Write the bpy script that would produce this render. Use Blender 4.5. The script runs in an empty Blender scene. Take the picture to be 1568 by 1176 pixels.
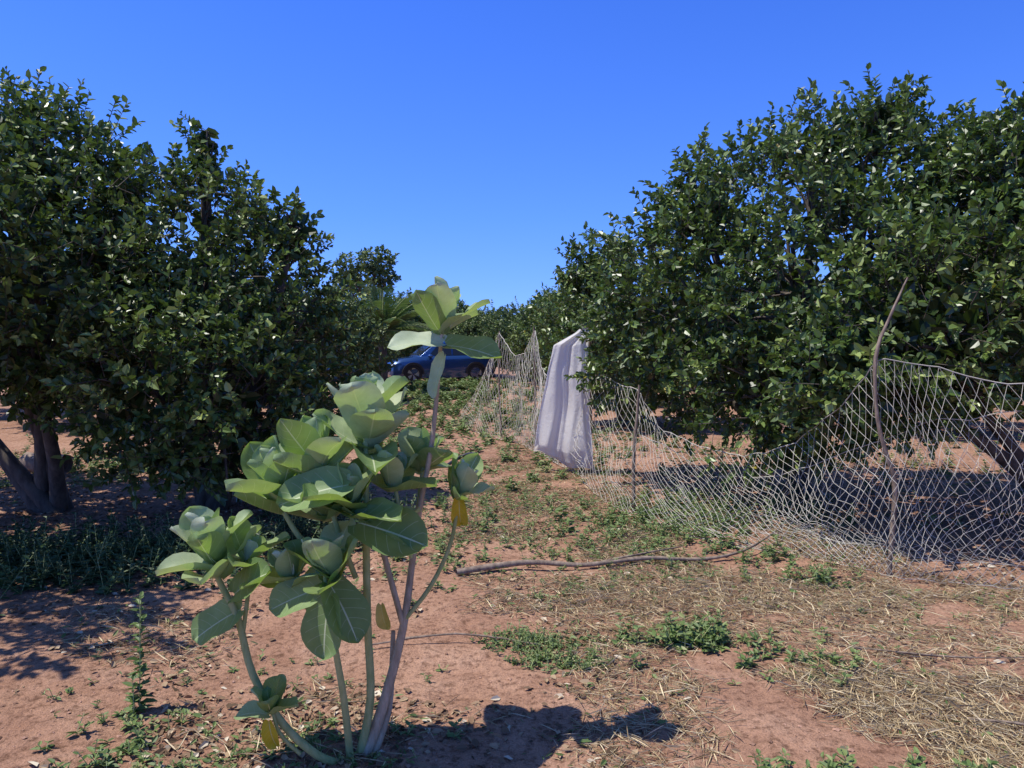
import bpy, math, random
import numpy as np
from mathutils import Vector, noise
random.seed(7)
rng = np.random.default_rng(7)
scene = bpy.context.scene
R = math.radians

# ------------------------------------------------------------------ helpers
def nrm(a):
    a = np.asarray(a, float)
    return a / (np.linalg.norm(a, axis=-1, keepdims=True) + 1e-9)

def ground_z(x, y):
    n = noise.noise
    return (0.035*n(Vector((x*0.55, y*0.55, 1.3))) + 0.020*n(Vector((x*2.3, y*2.3, 5.1)))
            + 0.012*n(Vector((x*6.5, y*6.5, 9.4))) + 0.006*n(Vector((x*17, y*17, 2.2))))

def link(ob, parent=None):
    scene.collection.objects.link(ob)
    if parent is not None:
        ob.parent = parent
    return ob

def empty(name, loc=(0, 0, 0)):
    e = bpy.data.objects.new(name, None)
    e.location = loc
    return link(e)

def np_mesh(name, V, F, rnd=None, mats=(), smooth=False, midx=None, uv=None):
    V = np.asarray(V, np.float32); F = np.asarray(F, np.int32)
    me = bpy.data.meshes.new(name)
    me.vertices.add(len(V)); me.vertices.foreach_set('co', V.ravel())
    k = F.shape[1]
    me.loops.add(F.size); me.loops.foreach_set('vertex_index', F.ravel())
    me.polygons.add(len(F))
    me.polygons.foreach_set('loop_start', np.arange(0, F.size, k, dtype=np.int32))
    try:
        me.polygons.foreach_set('loop_total', np.full(len(F), k, np.int32))
    except Exception:
        pass
    if midx is not None:
        me.polygons.foreach_set('material_index', np.asarray(midx, np.int32))
    me.polygons.foreach_set('use_smooth', np.full(len(F), smooth, bool))
    if rnd is not None:
        at = me.attributes.new('rnd', 'FLOAT', 'POINT')
        at.data.foreach_set('value', np.asarray(rnd, np.float32))
    if uv is not None:
        l = me.uv_layers.new(name='UVMap')
        l.data.foreach_set('uv', np.asarray(uv, np.float32)[F.ravel()].ravel())
    for m in mats:
        me.materials.append(m)
    me.update(calc_edges=True)
    me.validate()
    return me

def obj(name, me, parent=None, loc=(0, 0, 0)):
    o = bpy.data.objects.new(name, me)
    o.location = loc
    return link(o, parent)

def leaves(P, D, U, L, W, fold=0.3, curl=0.2):
    """vectorised six-vertex folded leaves"""
    P = np.asarray(P, float); D = nrm(D)
    U = U - D*np.sum(U*D, axis=1, keepdims=True); U = nrm(U)
    S = np.cross(D, U)
    L = np.asarray(L).reshape(-1, 1); W = np.asarray(W).reshape(-1, 1)
    def pt(t, w):
        return P + D*t*L + S*w*W + U*(fold*abs(w)*W - curl*t*t*L)
    V = np.stack([pt(0, 0), pt(1, 0), pt(.33, -1), pt(.74, -.72), pt(.33, 1), pt(.74, .72)], axis=1)
    n = len(P)
    b = (np.arange(n)*6).reshape(-1, 1)
    F = np.concatenate([b+np.array([[0, 4, 5, 1]]), b+np.array([[0, 1, 3, 2]])], axis=0)
    return V.reshape(-1, 3), F

def prisms(P, Q, r):
    P = np.asarray(P, float); Q = np.asarray(Q, float)
    D = nrm(Q-P)
    a = np.where(np.abs(D[:, 2:3]) > .9, np.array([[1., 0, 0]]), np.array([[0, 0, 1.]]))
    A = nrm(np.cross(D, a)); B = np.cross(D, A)
    r = np.asarray(r, float).reshape(-1, 1) if np.ndim(r) else r
    vs = []
    for base in (P, Q):
        for k in range(3):
            th = 2*math.pi*k/3
            vs.append(base + (A*math.cos(th)+B*math.sin(th))*r)
    V = np.stack(vs, axis=1)
    b = (np.arange(len(P))*6).reshape(-1, 1)
    F = np.concatenate([b+np.array([[0, 1, 4, 3]]), b+np.array([[1, 2, 5, 4]]), b+np.array([[2, 0, 3, 5]])])
    return V.reshape(-1, 3), F

class Acc:
    def __init__(s): s.V = []; s.F = []; s.R = []; s.M = []; s.UV = []; s.n = 0
    def add(s, V, F, rnd=None, mi=0, uv=None):
        V = np.asarray(V, float); F = np.asarray(F, int)
        s.V.append(V); s.F.append(F+s.n); s.n += len(V)
        s.R.append(np.zeros(len(V)) if rnd is None else np.broadcast_to(rnd, (len(V),)))
        s.M.append(np.full(len(F), mi)); s.UV.append(np.zeros((len(V), 2)) if uv is None else uv)
    def mesh(s, name, mats, smooth=False):
        return np_mesh(name, np.concatenate(s.V), np.concatenate(s.F), np.concatenate(s.R), mats, smooth,
                       np.concatenate(s.M), np.concatenate(s.UV))

def tube(pts, rad, sides=8, sub=3):
    """smooth tapered tube through control points"""
    pts = [Vector(p) for p in pts]
    n = len(pts)
    if np.ndim(rad) == 0: rad = [rad]*n
    P = []; Rr = []
    for i in range(n-1):
        p0 = pts[max(i-1, 0)]; p1 = pts[i]; p2 = pts[i+1]; p3 = pts[min(i+2, n-1)]
        for k in range(sub):
            t = k/sub
            P.append(0.5*((2*p1)+(p2-p0)*t+(2*p0-5*p1+4*p2-p3)*t*t+(3*p1-p0-3*p2+p3)*t**3))
            Rr.append(rad[i]*(1-t)+rad[i+1]*t)
    P.append(pts[-1]); Rr.append(rad[-1])
    V = []; F = []
    prev = None
    for i, p in enumerate(P):
        d = (P[min(i+1, len(P)-1)]-P[max(i-1, 0)]).normalized()
        if prev is None:
            a = Vector((1, 0, 0)) if abs(d.x) < .8 else Vector((0, 1, 0))
        else:
            a = prev
        a = (a-d*a.dot(d)).normalized(); prev = a
        b = d.cross(a)
        for k in range(sides):
            th = 2*math.pi*k/sides
            V.append(tuple(p+(a*math.cos(th)+b*math.sin(th))*Rr[i]))
    for i in range(len(P)-1):
        for k in range(sides):
            k2 = (k+1) % sides
            F.append((i*sides+k, i*sides+k2, (i+1)*sides+k2, (i+1)*sides+k))
    return np.array(V), np.array(F)

# ------------------------------------------------------------------ materials
def mat(name):
    m = bpy.data.materials.new(name); m.use_nodes = True
    nt = m.node_tree; nt.nodes.clear()
    out = nt.nodes.new('ShaderNodeOutputMaterial')
    return m, nt, out
def N(nt, t, **kw):
    n = nt.nodes.new(t)
    for k, v in kw.items(): setattr(n, k, v)
    return n
def ramp(nt, stops, fac=None):
    r = N(nt, 'ShaderNodeValToRGB')
    e = r.color_ramp.elements
    while len(e) < len(stops): e.new(.5)
    for i, (p, c) in enumerate(stops):
        e[i].position = p; e[i].color = (*c, 1)
    if fac is not None: nt.links.new(fac, r.inputs[0])
    return r
def mixc(nt, f, a, b, bt='MIX'):
    m = N(nt, 'ShaderNodeMix', data_type='RGBA', blend_type=bt)
    for s, v in ((m.inputs[0], f), (m.inputs[6], a), (m.inputs[7], b)):
        if hasattr(v, 'is_output'): nt.links.new(v, s)
        elif isinstance(v, tuple): s.default_value = (*v, 1)
        else: s.default_value = v
    return m.outputs[2]
def noisen(nt, scale, detail=4, rough=.55, coord=None, dist=0):
    n = N(nt, 'ShaderNodeTexNoise'); n.inputs['Scale'].default_value = scale
    n.inputs['Detail'].default_value = detail; n.inputs['Roughness'].default_value = rough
    n.inputs['Distortion'].default_value = dist
    if coord is not None: nt.links.new(coord, n.inputs['Vector'])
    return n
def mathn(nt, op, a, b=None, c=None):
    m = N(nt, 'ShaderNodeMath', operation=op)
    for i, v in enumerate((a, b, c)):
        if v is None: continue
        if hasattr(v, 'is_output'): nt.links.new(v, m.inputs[i])
        else: m.inputs[i].default_value = v
    return m.outputs[0]

def leaf_material(name, stops, rough=.4, transl=.25, tcol=(.12, .25, .03), under=(.09, .14, .06), spec=.5):
    m, nt, out = mat(name)
    at = N(nt, 'ShaderNodeAttribute', attribute_name='rnd')
    r = ramp(nt, stops, at.outputs['Fac'])
    geo = N(nt, 'ShaderNodeNewGeometry')
    bf = mathn(nt, 'MULTIPLY', geo.outputs['Backfacing'], .7)
    col = mixc(nt, bf, r.outputs[0], under)
    p = N(nt, 'ShaderNodeBsdfPrincipled')
    nt.links.new(col, p.inputs['Base Color'])
    p.inputs['Roughness'].default_value = rough
    p.inputs['Specular IOR Level'].default_value = spec
    if transl <= 0:
        nt.links.new(p.outputs[0], out.inputs[0]); return m
    t = N(nt, 'ShaderNodeBsdfTranslucent')
    tc = mixc(nt, .5, r.outputs[0], tcol)
    nt.links.new(tc, t.inputs['Color'])
    mx = N(nt, 'ShaderNodeMixShader'); mx.inputs[0].default_value = transl
    nt.links.new(p.outputs[0], mx.inputs[1]); nt.links.new(t.outputs[0], mx.inputs[2])
    nt.links.new(mx.outputs[0], out.inputs[0])
    return m

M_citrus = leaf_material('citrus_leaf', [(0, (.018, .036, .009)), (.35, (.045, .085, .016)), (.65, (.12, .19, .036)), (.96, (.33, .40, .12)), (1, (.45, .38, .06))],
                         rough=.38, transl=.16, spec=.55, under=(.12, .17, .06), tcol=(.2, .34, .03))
M_shade = leaf_material('undergrowth_leaf_shaded', [(0, (.02, .045, .014)), (.6, (.04, .08, .02)), (1, (.08, .13, .035))], rough=.5, transl=0)  # weed greens darkened, the shade under the left trees put into the colour
M_far = leaf_material('far_foliage', [(0, (.05, .085, .02)), (.6, (.13, .18, .045)), (1, (.28, .32, .10))], rough=.5, transl=.15)
M_weed = leaf_material('weed_leaf', [(0, (.07, .12, .03)), (.5, (.14, .21, .055)), (.85, (.24, .30, .10)), (1, (.38, .32, .15))], rough=.55, transl=.2)
M_palm = leaf_material('palm_leaf', [(0, (.12, .20, .05)), (1, (.32, .40, .12))], rough=.45, transl=.25)
M_straw = leaf_material('dry_straw', [(0, (.28, .19, .10)), (.5, (.55, .43, .25)), (1, (.78, .67, .46))], rough=.8, transl=0,
                        under=(.48, .38, .23), spec=.2)
M_dead = leaf_material('dead_leaf', [(0, (.08, .05, .028)), (.5, (.24, .15, .09)), (.85, (.42, .30, .18)), (1, (.66, .58, .44))], rough=.75, transl=0,
                       under=(.28, .19, .11), spec=.2)

def bark_material(name, c1, c2, scale=18, bump=.6):
    m, nt, out = mat(name)
    tc = N(nt, 'ShaderNodeTexCoord')
    mp = N(nt, 'ShaderNodeMapping'); mp.inputs['Scale'].default_value = (1, 1, .3)
    nt.links.new(tc.outputs['Object'], mp.inputs[0])
    n = noisen(nt, scale, 6, .65, mp.outputs[0])
    r = ramp(nt, [(.3, c1), (.7, c2)], n.outputs[0])
    p = N(nt, 'ShaderNodeBsdfPrincipled'); p.inputs['Roughness'].default_value = .85
    nt.links.new(r.outputs[0], p.inputs['Base Color'])
    b = N(nt, 'ShaderNodeBump'); b.inputs['Strength'].default_value = bump; b.inputs['Distance'].default_value = .01
    nt.links.new(n.outputs[0], b.inputs['Height']); nt.links.new(b.outputs[0], p.inputs['Normal'])
    nt.links.new(p.outputs[0], out.inputs[0])
    return m
M_bark = bark_material('bark', (.05, .038, .03), (.17, .14, .11))
M_stick = bark_material('weathered_wood', (.11, .075, .055), (.36, .27, .20), 30)
M_stem = bark_material('green_stem', (.22, .28, .09), (.42, .45, .20), 40, .2)
M_woody = bark_material('pale_woody_stem', (.26, .20, .12), (.52, .44, .30), 45, .4)

def simple(name, col, rough=.6, metal=0, var=.15, scale=20, coat=0):
    m, nt, out = mat(name)
    tc = N(nt, 'ShaderNodeTexCoord')
    n = noisen(nt, scale, 5, .6, tc.outputs['Object'])
    d = tuple(c*(1-var) for c in col); l = tuple(min(1, c*(1+var)) for c in col)
    r = ramp(nt, [(.3, d), (.7, l)], n.outputs[0])
    p = N(nt, 'ShaderNodeBsdfPrincipled'); p.inputs['Roughness'].default_value = rough
    p.inputs['Metallic'].default_value = metal; p.inputs['Coat Weight'].default_value = coat
    nt.links.new(r.outputs[0], p.inputs['Base Color']); nt.links.new(p.outputs[0], out.inputs[0])
    return m
M_net = simple('net_twine', (.50, .46, .38), .75, var=.35, scale=3)
M_lime = simple('green_fruit', (.17, .25, .05), .35, var=.3, scale=5)
M_hose = simple('black_hose', (.03, .03, .035), .45)

# ------------------------------------------------------------------ ground
def axis(lo, hi, step, far):
    a = list(np.arange(lo, hi+1e-6, step)); s = step
    x = hi; up = []
    while x < far:
        s *= 1.16; x += s; up.append(x)
    s = step; x = lo; dn = []
    while x > -far:
        s *= 1.16; x -= s; dn.append(x)
    return np.array(dn[::-1]+a+up)
gx = axis(-4.5, 5.0, .036, 900); gy = axis(2.0, 8.5, .036, 900)
XX, YY = np.meshgrid(gx, gy)
ZZ = np.array([ground_z(x, y) for x, y in zip(XX.ravel(), YY.ravel())])
V = np.stack([XX.ravel(), YY.ravel(), ZZ], 1)
nx, ny = len(gx), len(gy)
I, J = np.meshgrid(np.arange(nx-1), np.arange(ny-1))
b = (J*nx+I).ravel()
F = np.stack([b, b+1, b+1+nx, b+nx], 1)
m, nt, out = mat('red_soil')
tc = N(nt, 'ShaderNodeTexCoord'); co = tc.outputs['Object']
n1 = noisen(nt, .55, 5, .6, co, .4); n2 = noisen(nt, 3.5, 7, .65, co, .3); n3 = noisen(nt, 28, 6, .7, co); n4 = noisen(nt, 130, 3, .6, co)
c = ramp(nt, [(.3, (.31, .155, .095)), (.5, (.47, .262, .172)), (.72, (.60, .375, .262))], n2.outputs[0]).outputs[0]
c2 = ramp(nt, [(.35, (.27, .145, .092)), (.65, (.54, .33, .225))], n1.outputs[0]).outputs[0]
c = mixc(nt, .45, c, c2)
sp = ramp(nt, [(.36, (.36, .32, .28)), (.5, (1, 1, 1)), (.7, (1.2, 1.17, 1.12))], n3.outputs[0]).outputs[0]
c = mixc(nt, .8, c, sp, 'MULTIPLY')
sp2 = ramp(nt, [(.35, (.6, .58, .55)), (.6, (1.1, 1.1, 1.1))], n4.outputs[0]).outputs[0]
c = mixc(nt, .6, c, sp2, 'MULTIPLY')
p = N(nt, 'ShaderNodeBsdfPrincipled'); p.inputs['Roughness'].default_value = .95; p.inputs['Specular IOR Level'].default_value = .15
nt.links.new(c, p.inputs['Base Color'])
hsum = mathn(nt, 'ADD', mathn(nt, 'MULTIPLY', n2.outputs[0], 1.2), mathn(nt, 'ADD', mathn(nt, 'MULTIPLY', n3.outputs[0], .5), mathn(nt, 'MULTIPLY', n4.outputs[0], .14)))
bp = N(nt, 'ShaderNodeBump'); bp.inputs['Strength'].default_value = 1.0; bp.inputs['Distance'].default_value = .04
nt.links.new(hsum, bp.inputs['Height']); nt.links.new(bp.outputs[0], p.inputs['Normal'])
nt.links.new(p.outputs[0], out.inputs[0])
obj('ground', np_mesh('ground', V, F, None, [m], True))

# ------------------------------------------------------------------ citrus trees
def crown(blobs, dens=66, lpn=12, leafL=.068, fill=.16, gap=-.20, seed=1):
    rg = np.random.default_rng(seed)
    Ps = []; Ts = []
    for bi, (cx, cy, cz, rx, ry, rz) in enumerate(blobs):
        rm = (rx*ry*rz)**(1/3)
        n = int(4*math.pi*rm*rm*dens)
        d = nrm(rg.normal(size=(n, 3)))
        rad = 1.03-.30*rg.random(n)**1.6
        c = np.array([cx, cy, cz]); r = np.array([rx, ry, rz])
        lump = np.array([noise.noise(Vector(tuple(v*rm*1.9))+Vector((bi*7.1, seed, 0))) + .9*noise.noise(Vector(tuple(v*rm*5))+Vector((bi*3.1, seed, 4))) for v in d])
        pos = c + d*r*(rad*(1+.26*lump))[:, None]
        keep = np.ones(n, bool)
        for bj, o in enumerate(blobs):
            if bj == bi: continue
            q = (pos-np.array(o[:3]))/np.array(o[3:])
            keep &= (np.sum(q*q, 1) > .55)
        hole = np.array([noise.noise(Vector(tuple(v*1.7))+Vector((seed*3.3, 0, 0)))+.5*noise.noise(Vector(tuple(v*5.5))) for v in pos])
        keep &= hole > gap - .2*rg.random(n)
        keep &= pos[:, 2] > .12
        Ps.append(pos[keep]); Ts.append(nrm(d[keep]/r*rm + np.array([0, 0, .45]) + rg.normal(size=(keep.sum(), 3))*.5))
    P = np.concatenate(Ps); T = np.concatenate(Ts)
    n = len(P)
    a = nrm(np.cross(T, rg.normal(size=(n, 3)))); bb = np.cross(T, a)
    ln = rg.uniform(.08, .32, n)
    LP = []; LD = []; LU = []; RN = []
    base = rg.random(n)
    for k in range(lpn):
        th = k*2.4 + rg.uniform(0, .6, n)
        rad = a*np.cos(th)[:, None]+bb*np.sin(th)[:, None]
        f = (k+.3)/lpn
        LP.append(P+T*(ln*f)[:, None])
        LD.append(nrm(rad*(1.0-.45*f)+T*(.35+.6*f)+rg.normal(size=(n, 3))*.25))
        LU.append(nrm(T*.5+np.array([0, 0, .5])+rg.normal(size=(n, 3))*.5))
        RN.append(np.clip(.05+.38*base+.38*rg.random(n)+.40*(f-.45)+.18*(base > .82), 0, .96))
    LP = np.concatenate(LP); LD = np.concatenate(LD); LU = np.concatenate(LU); RN = np.concatenate(RN)
    RN[rg.random(len(RN)) > .998] = 1.0
    # inner leaves
    IP = []
    for (cx, cy, cz, rx, ry, rz) in blobs:
        k = int(n*lpn*fill/len(blobs)/4)
        d = nrm(rg.normal(size=(k, 3)))*(rg.uniform(.25, .78, k)[:, None])
        IP.append(np.array([cx, cy, cz])+d*np.array([rx, ry, rz]))
    IP = np.concatenate(IP); k = len(IP)
    LP = np.concatenate([LP, IP]); LD = np.concatenate([LD, nrm(rg.normal(size=(k, 3)))])
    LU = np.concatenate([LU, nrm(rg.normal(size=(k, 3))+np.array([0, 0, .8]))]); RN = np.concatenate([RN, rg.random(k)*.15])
    L = leafL*rg.uniform(.55, 1.35, len(LP)); L[-k:] *= 2.0
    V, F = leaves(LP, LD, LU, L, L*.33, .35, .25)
    # twigs
    Vt, Ft = prisms(P-T*.12, P+T*ln[:, None], .0035)
    return V, F, np.repeat(RN, 6), Vt, Ft, P

def tree(name, blobs, base, seed=1, mat_leaf=None, fruit=30, trunk_r=.09, stems=None, **kw):
    e = empty(name, (base[0], base[1], 0))
    off = np.array([base[0], base[1], 0])
    V, F, rn, Vt, Ft, P = crown(blobs, seed=seed, **kw)
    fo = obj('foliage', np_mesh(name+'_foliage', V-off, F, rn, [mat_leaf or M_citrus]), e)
    rg = random.Random(seed)
    A = Acc()
    A.add(Vt-off, Ft)
    for i, bl in enumerate(blobs):
        c = Vector(bl[:3])
        b0 = Vector((base[0]+rg.uniform(-.12, .12), base[1]+rg.uniform(-.12, .12), -.05))
        fork = Vector((b0.x*.75+c.x*.25, b0.y*.75+c.y*.25, min(.5, c.z*.4)))
        V, F = tube([b0, fork, (fork+c)/2+Vector((rg.uniform(-.1, .1), rg.uniform(-.1, .1), .05)), c], [trunk_r, trunk_r*.7, trunk_r*.45, trunk_r*.25], 8)
        A.add(V-off, F)
        for k in range(9):
            d = Vector((rg.gauss(0, 1), rg.gauss(0, 1), rg.gauss(.2, .9))).normalized()
            tip = c+Vector((d.x*bl[3], d.y*bl[4], d.z*bl[5]))*.92
            st = fork.lerp(c, rg.uniform(.5, 1))
            V, F = tube([st, (st+tip)/2+Vector((0, 0, .08)), tip], [trunk_r*.28, trunk_r*.17, .006], 5)
            A.add(V-off, F)
    obj('trunk_and_limbs', A.mesh(name+'_wood', [M_bark], True), e)
    if fruit:
        A = Acc()
        idx = [rg.randrange(len(P)) for _ in range(fruit)]
        for i in idx:
            p = P[i]; r = rg.uniform(.024, .034)
            u = np.linspace(0, 2*math.pi, 9)[:-1]; vv = np.linspace(0, math.pi, 7)
            VV = np.array([[r*math.sin(b_)*math.cos(a_), r*math.sin(b_)*math.sin(a_), r*1.12*math.cos(b_)] for b_ in vv for a_ in u])+p-np.array([0, 0, .05])
            FF = [(q*8+k, (q+1)*8+k, (q+1)*8+(k+1) % 8, q*8+(k+1) % 8) for q in range(6) for k in range(8)]
            A.add(VV-off, FF)
        obj('fruit', A.mesh(name+'_fruit', [M_lime], True), e)
    return e

def copy_tree(src, name, loc, rz=0, s=1, sz=None):
    e = empty(name, loc)
    e.rotation_euler = (0, 0, rz); e.scale = (s, s, sz or s)
    for c in src.children:
        o = bpy.data.objects.new(c.name.split('.')[0], c.data); link(o, e)
    return e

# left: overhanging tree mostly beyond the left edge, then two crowns merging
tree('citrus_tree', [(-4.75, 4.1, 2.4, 1.5, 1.15, 1.0), (-4.5, 5.1, 2.5, 1.0, .9, .75), (-5.6, 3.6, 1.9, 1.2, 1.0, 1.0)], (-5.0, 4.4), seed=3, dens=56)
tree('citrus_tree', [(-4.75, 7.2, 2.8, 1.15, 1.2, 1.05), (-6.2, 7.5, 2.6, 1.4, 1.3, 1.2), (-4.7, 6.9, 2.0, 1.35, 1.2, .95),
                     (-6.2, 7.2, 2.0, 1.4, 1.2, .9), (-4.3, 7.0, 3.12, .5, .6, .5), (-3.9, 6.3, 2.1, .9, .8, .85)], (-4.4, 7.2), seed=5, fruit=60)
tree('citrus_tree', [(-3.15, 7.6, 2.35, .85, 1.0, .95), (-2.55, 7.6, 1.95, .66, .85, .92), (-2.35, 7.6, 1.25, .70, .85, .75),
                     (-2.9, 7.2, 1.3, .9, 1.1, .95), (-3.05, 7.7, 3.42, .09, .10, .42), (-2.2, 7.7, 2.7, .2, .25, .28), (-2.5, 6.5, .95, .6, .7, .7), (-2.95, 6.3, 1.25, .7, .7, .75)], (-2.95, 7.4), seed=8, fruit=60)
# right
tree('citrus_tree', [(3.0, 8.2, 2.65, 1.3, 1.2, 1.2), (3.9, 8.0, 2.85, 1.1, 1.1, 1.05), (2.05, 8.3, 2.0, 1.05, 1.1, 1.05), (1.75, 8.6, 1.5, .8, .9, .8),
                     (3.2, 7.2, 1.9, 1.3, 1.2, 1.1), (2.6, 7.0, 1.15, .9, .7, .62), (2.05, 8.3, 3.0, .45, .4, .5), (3.75, 7.8, 3.80, .3, .3, .30), (3.2, 8.0, 3.55, .45, .4, .38)],
     (3.0, 7.9), seed=11, fruit=90)
tree('citrus_tree', [(5.3, 7.2, 2.7, 1.4, 1.3, 1.15), (4.8, 5.9, 1.95, 1.3, 1.15, 1.0), (6.9, 7.0, 2.3, 1.4, 1.3, 1.4), (4.6, 6.9, 2.9, .7, .7, .7), (3.35, 6.0, 1.75, .85, .7, .7),
                     (6.3, 5.5, 1.9, 1.3, 1.0, 1.1), (2.75, 6.0, 1.35, .55, .5, .5)],
     (4.9, 6.6), seed=13, fruit=70)
# generic orchard trees (shared meshes)
g1 = tree('citrus_tree', [(2.3, 14.8, 2.2, 1.5, 1.4, 1.1), (1.9, 14.4, 1.3, 1.3, 1.2, .9), (1.55, 14.5, 2.9, .5, .5, .65), (3.0, 14.6, 1.7, 1.3, 1.3, 1.2)],
          (2.2, 14.6), seed=17, fruit=0, dens=50, lpn=9, leafL=.09)
g2 = tree('citrus_tree', [(-5.2, 20, 1.9, 1.4, 1.4, 1.15), (-4.3, 20, 1.4, 1.0, 1.1, .9), (-6, 20, 1.5, 1.3, 1.3, 1.1)], (-5.2, 20), seed=19, fruit=0,
          dens=42, lpn=9, leafL=.10, mat_leaf=M_far)
for (x, y, r, s, src) in [(2.0, 19.5, 1.2, .9, g1), (1.7, 25, 2.2, .9, g1), (.3, 33, 2.0, 1.0, g2), (7.5, 13.5, .5, 1, g1), (-8.2, 14.5, 2.5, 1, g1),
                          (-5.3, 13.8, 1.0, .9, g2), (-8, 20, 2, 1.1, g1), (-7.5, 27, .3, 1.0, g2), (7, 20, 4, 1.0, g1), (7, 26, 4, 1.0, g2), (12, 15, 1, 1.2, g1), (-13, 16, 1, 1.2, g1),
                          (-6.2, 27.5, 2.6, .95, g2), (-2.9, 37, 1.1, 1.05, g1), (-.9, 35.5, .4, 1.0, g2), (-5.8, 37, 3.1, 1.1, g1), (1.6, 29.5, 5.0, 1.0, g1)]:
    copy_tree(src, 'citrus_tree', (x, y, 0), r, s)
# distant mass
dm = empty('distant_trees', (0, 50, 0))
rr = random.Random(4)
for i in range(44):
    x = rr.uniform(-60, 60); y = rr.uniform(-6, 22)
    src = rr.choice((g1, g2))
    s = rr.uniform(1.1, 1.6); rot = rr.uniform(0, 6)
    for c in src.children:
        o = bpy.data.objects.new('distant_'+c.name.split('.')[0], c.data); link(o, dm)
        o.location = (x, y, 0); o.rotation_euler = (0, 0, rot); o.scale = (s*1.3, s*1.3, s*.85)
tree('shade_tree', [(-7.1, 35, 5.1, .9, .9, .45), (-6.2, 35, 5.3, .8, .8, .5), (-6.6, 35, 4.5, 1.0, .9, .5), (-5.9, 35.2, 4.5, .6, .7, .35), (-7.6, 35, 4.3, .5, .5, .3)], (-6.6, 35), seed=23, fruit=0,
     dens=18, leafL=.16, mat_leaf=M_far, trunk_r=.14, lpn=7)

# small palm
pe = empty('palm_tree', (-4.1, 24, 0))
A = Acc(); B = Acc()
V, F = tube([(0, 0, 0), (.03, 0, .9), (0, 0, 1.9)], [.17, .14, .12], 10); B.add(V, F)
for k in range(30):
    az = k*2.4; el = rr.uniform(.3, 1.45); Lf = rr.uniform(1.2, 1.7)
    pts = []; d = Vector((math.cos(az)*math.cos(el), math.sin(az)*math.cos(el), math.sin(el)))
    p_ = Vector((0, 0, 1.9))
    for s in range(9):
        pts.append(p_.copy()); p_ += d*Lf/8; d = (d+Vector((0, 0, -.10))).normalized()
    V, F = tube(pts, [.014]*8+[.006], 4, 1); B.add(V, F, mi=1)
    P = []; D = []
    for s in np.linspace(1.2, 7.9, 34):
        i = int(s); f = s-i
        q = pts[i].lerp(pts[i+1], f); t = (pts[i+1]-pts[i]).normalized()
        side = t.cross(Vector((0, 0, 1))).normalized()
        for sg in (-1, 1):
            P.append(tuple(q)); D.append(tuple(t*.9+side*sg+Vector((0, 0, -.15))))
    n = len(P)
    V, F = leaves(P, np.array(D), np.tile([[0, 0, 1.]], (n, 1)), rng.uniform(.3, .5, n), np.full(n, .012), .2, .25)
    A.add(V, F, np.repeat(rng.random(n), 6))
obj('fronds', A.mesh('palm_fronds', [M_palm]), pe); obj('trunk', B.mesh('palm_trunk', [M_bark, M_stem], True), pe)

# ------------------------------------------------------------------ giant milkweed plant
m, nt, out = mat('milkweed_leaf')
uvn = N(nt, 'ShaderNodeUVMap'); sx = N(nt, 'ShaderNodeSeparateXYZ'); nt.links.new(uvn.outputs[0], sx.inputs[0])
sabs = mathn(nt, 'ABSOLUTE', mathn(nt, 'MULTIPLY_ADD', sx.outputs[0], 2.0, -1.0))
mid = mathn(nt, 'LESS_THAN', sabs, .035)
ph = mathn(nt, 'FRACT', mathn(nt, 'MULTIPLY', mathn(nt, 'SUBTRACT', sx.outputs[1], mathn(nt, 'MULTIPLY', mathn(nt, 'POWER', sabs, 1.3), .22)), 6.0))
vd = mathn(nt, 'ABSOLUTE', mathn(nt, 'SUBTRACT', ph, .5))
sv = mathn(nt, 'MULTIPLY', mathn(nt, 'LESS_THAN', vd, .03), mathn(nt, 'LESS_THAN', sabs, .82))
vein = mathn(nt, 'MAXIMUM', mid, mathn(nt, 'MULTIPLY', sv, .4))
at = N(nt, 'ShaderNodeAttribute', attribute_name='rnd')
tcn = N(nt, 'ShaderNodeTexCoord')
nn = noisen(nt, 14, 5, .6, tcn.outputs['Object'])
base = ramp(nt, [(0, (.12, .20, .06)), (.4, (.25, .36, .14)), (.75, (.45, .55, .32)), (.94, (.60, .66, .48)), (1, (.62, .46, .03))], at.outputs['Fac']).outputs[0]
mott = ramp(nt, [(.3, (.70, .74, .68)), (.65, (1.08, 1.06, 1.06))], nn.outputs[0]).outputs[0]
base = mixc(nt, .8, base, mott, 'MULTIPLY')
colr = mixc(nt, vein, base, (.60, .66, .40))
p = N(nt, 'ShaderNodeBsdfPrincipled'); p.inputs['Roughness'].default_value = .5
p.inputs['Specular IOR Level'].default_value = .4
nt.links.new(colr, p.inputs['Base Color'])
bp = N(nt, 'ShaderNodeBump'); bp.inputs['Strength'].default_value = .5; bp.inputs['Distance'].default_value = .004
nt.links.new(mathn(nt, 'ADD', vein, nn.outputs[0]), bp.inputs['Height']); nt.links.new(bp.outputs[0], p.inputs['Normal'])
t = N(nt, 'ShaderNodeBsdfTranslucent')
nt.links.new(mixc(nt, .65, base, (.40, .62, .04)), t.inputs['Color'])
mx = N(nt, 'ShaderNodeMixShader'); mx.inputs[0].default_value = .3
nt.links.new(p.outputs[0], mx.inputs[1]); nt.links.new(t.outputs[0], mx.inputs[2]); nt.links.new(mx.outputs[0], out.inputs[0])
M_milk = m

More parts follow.
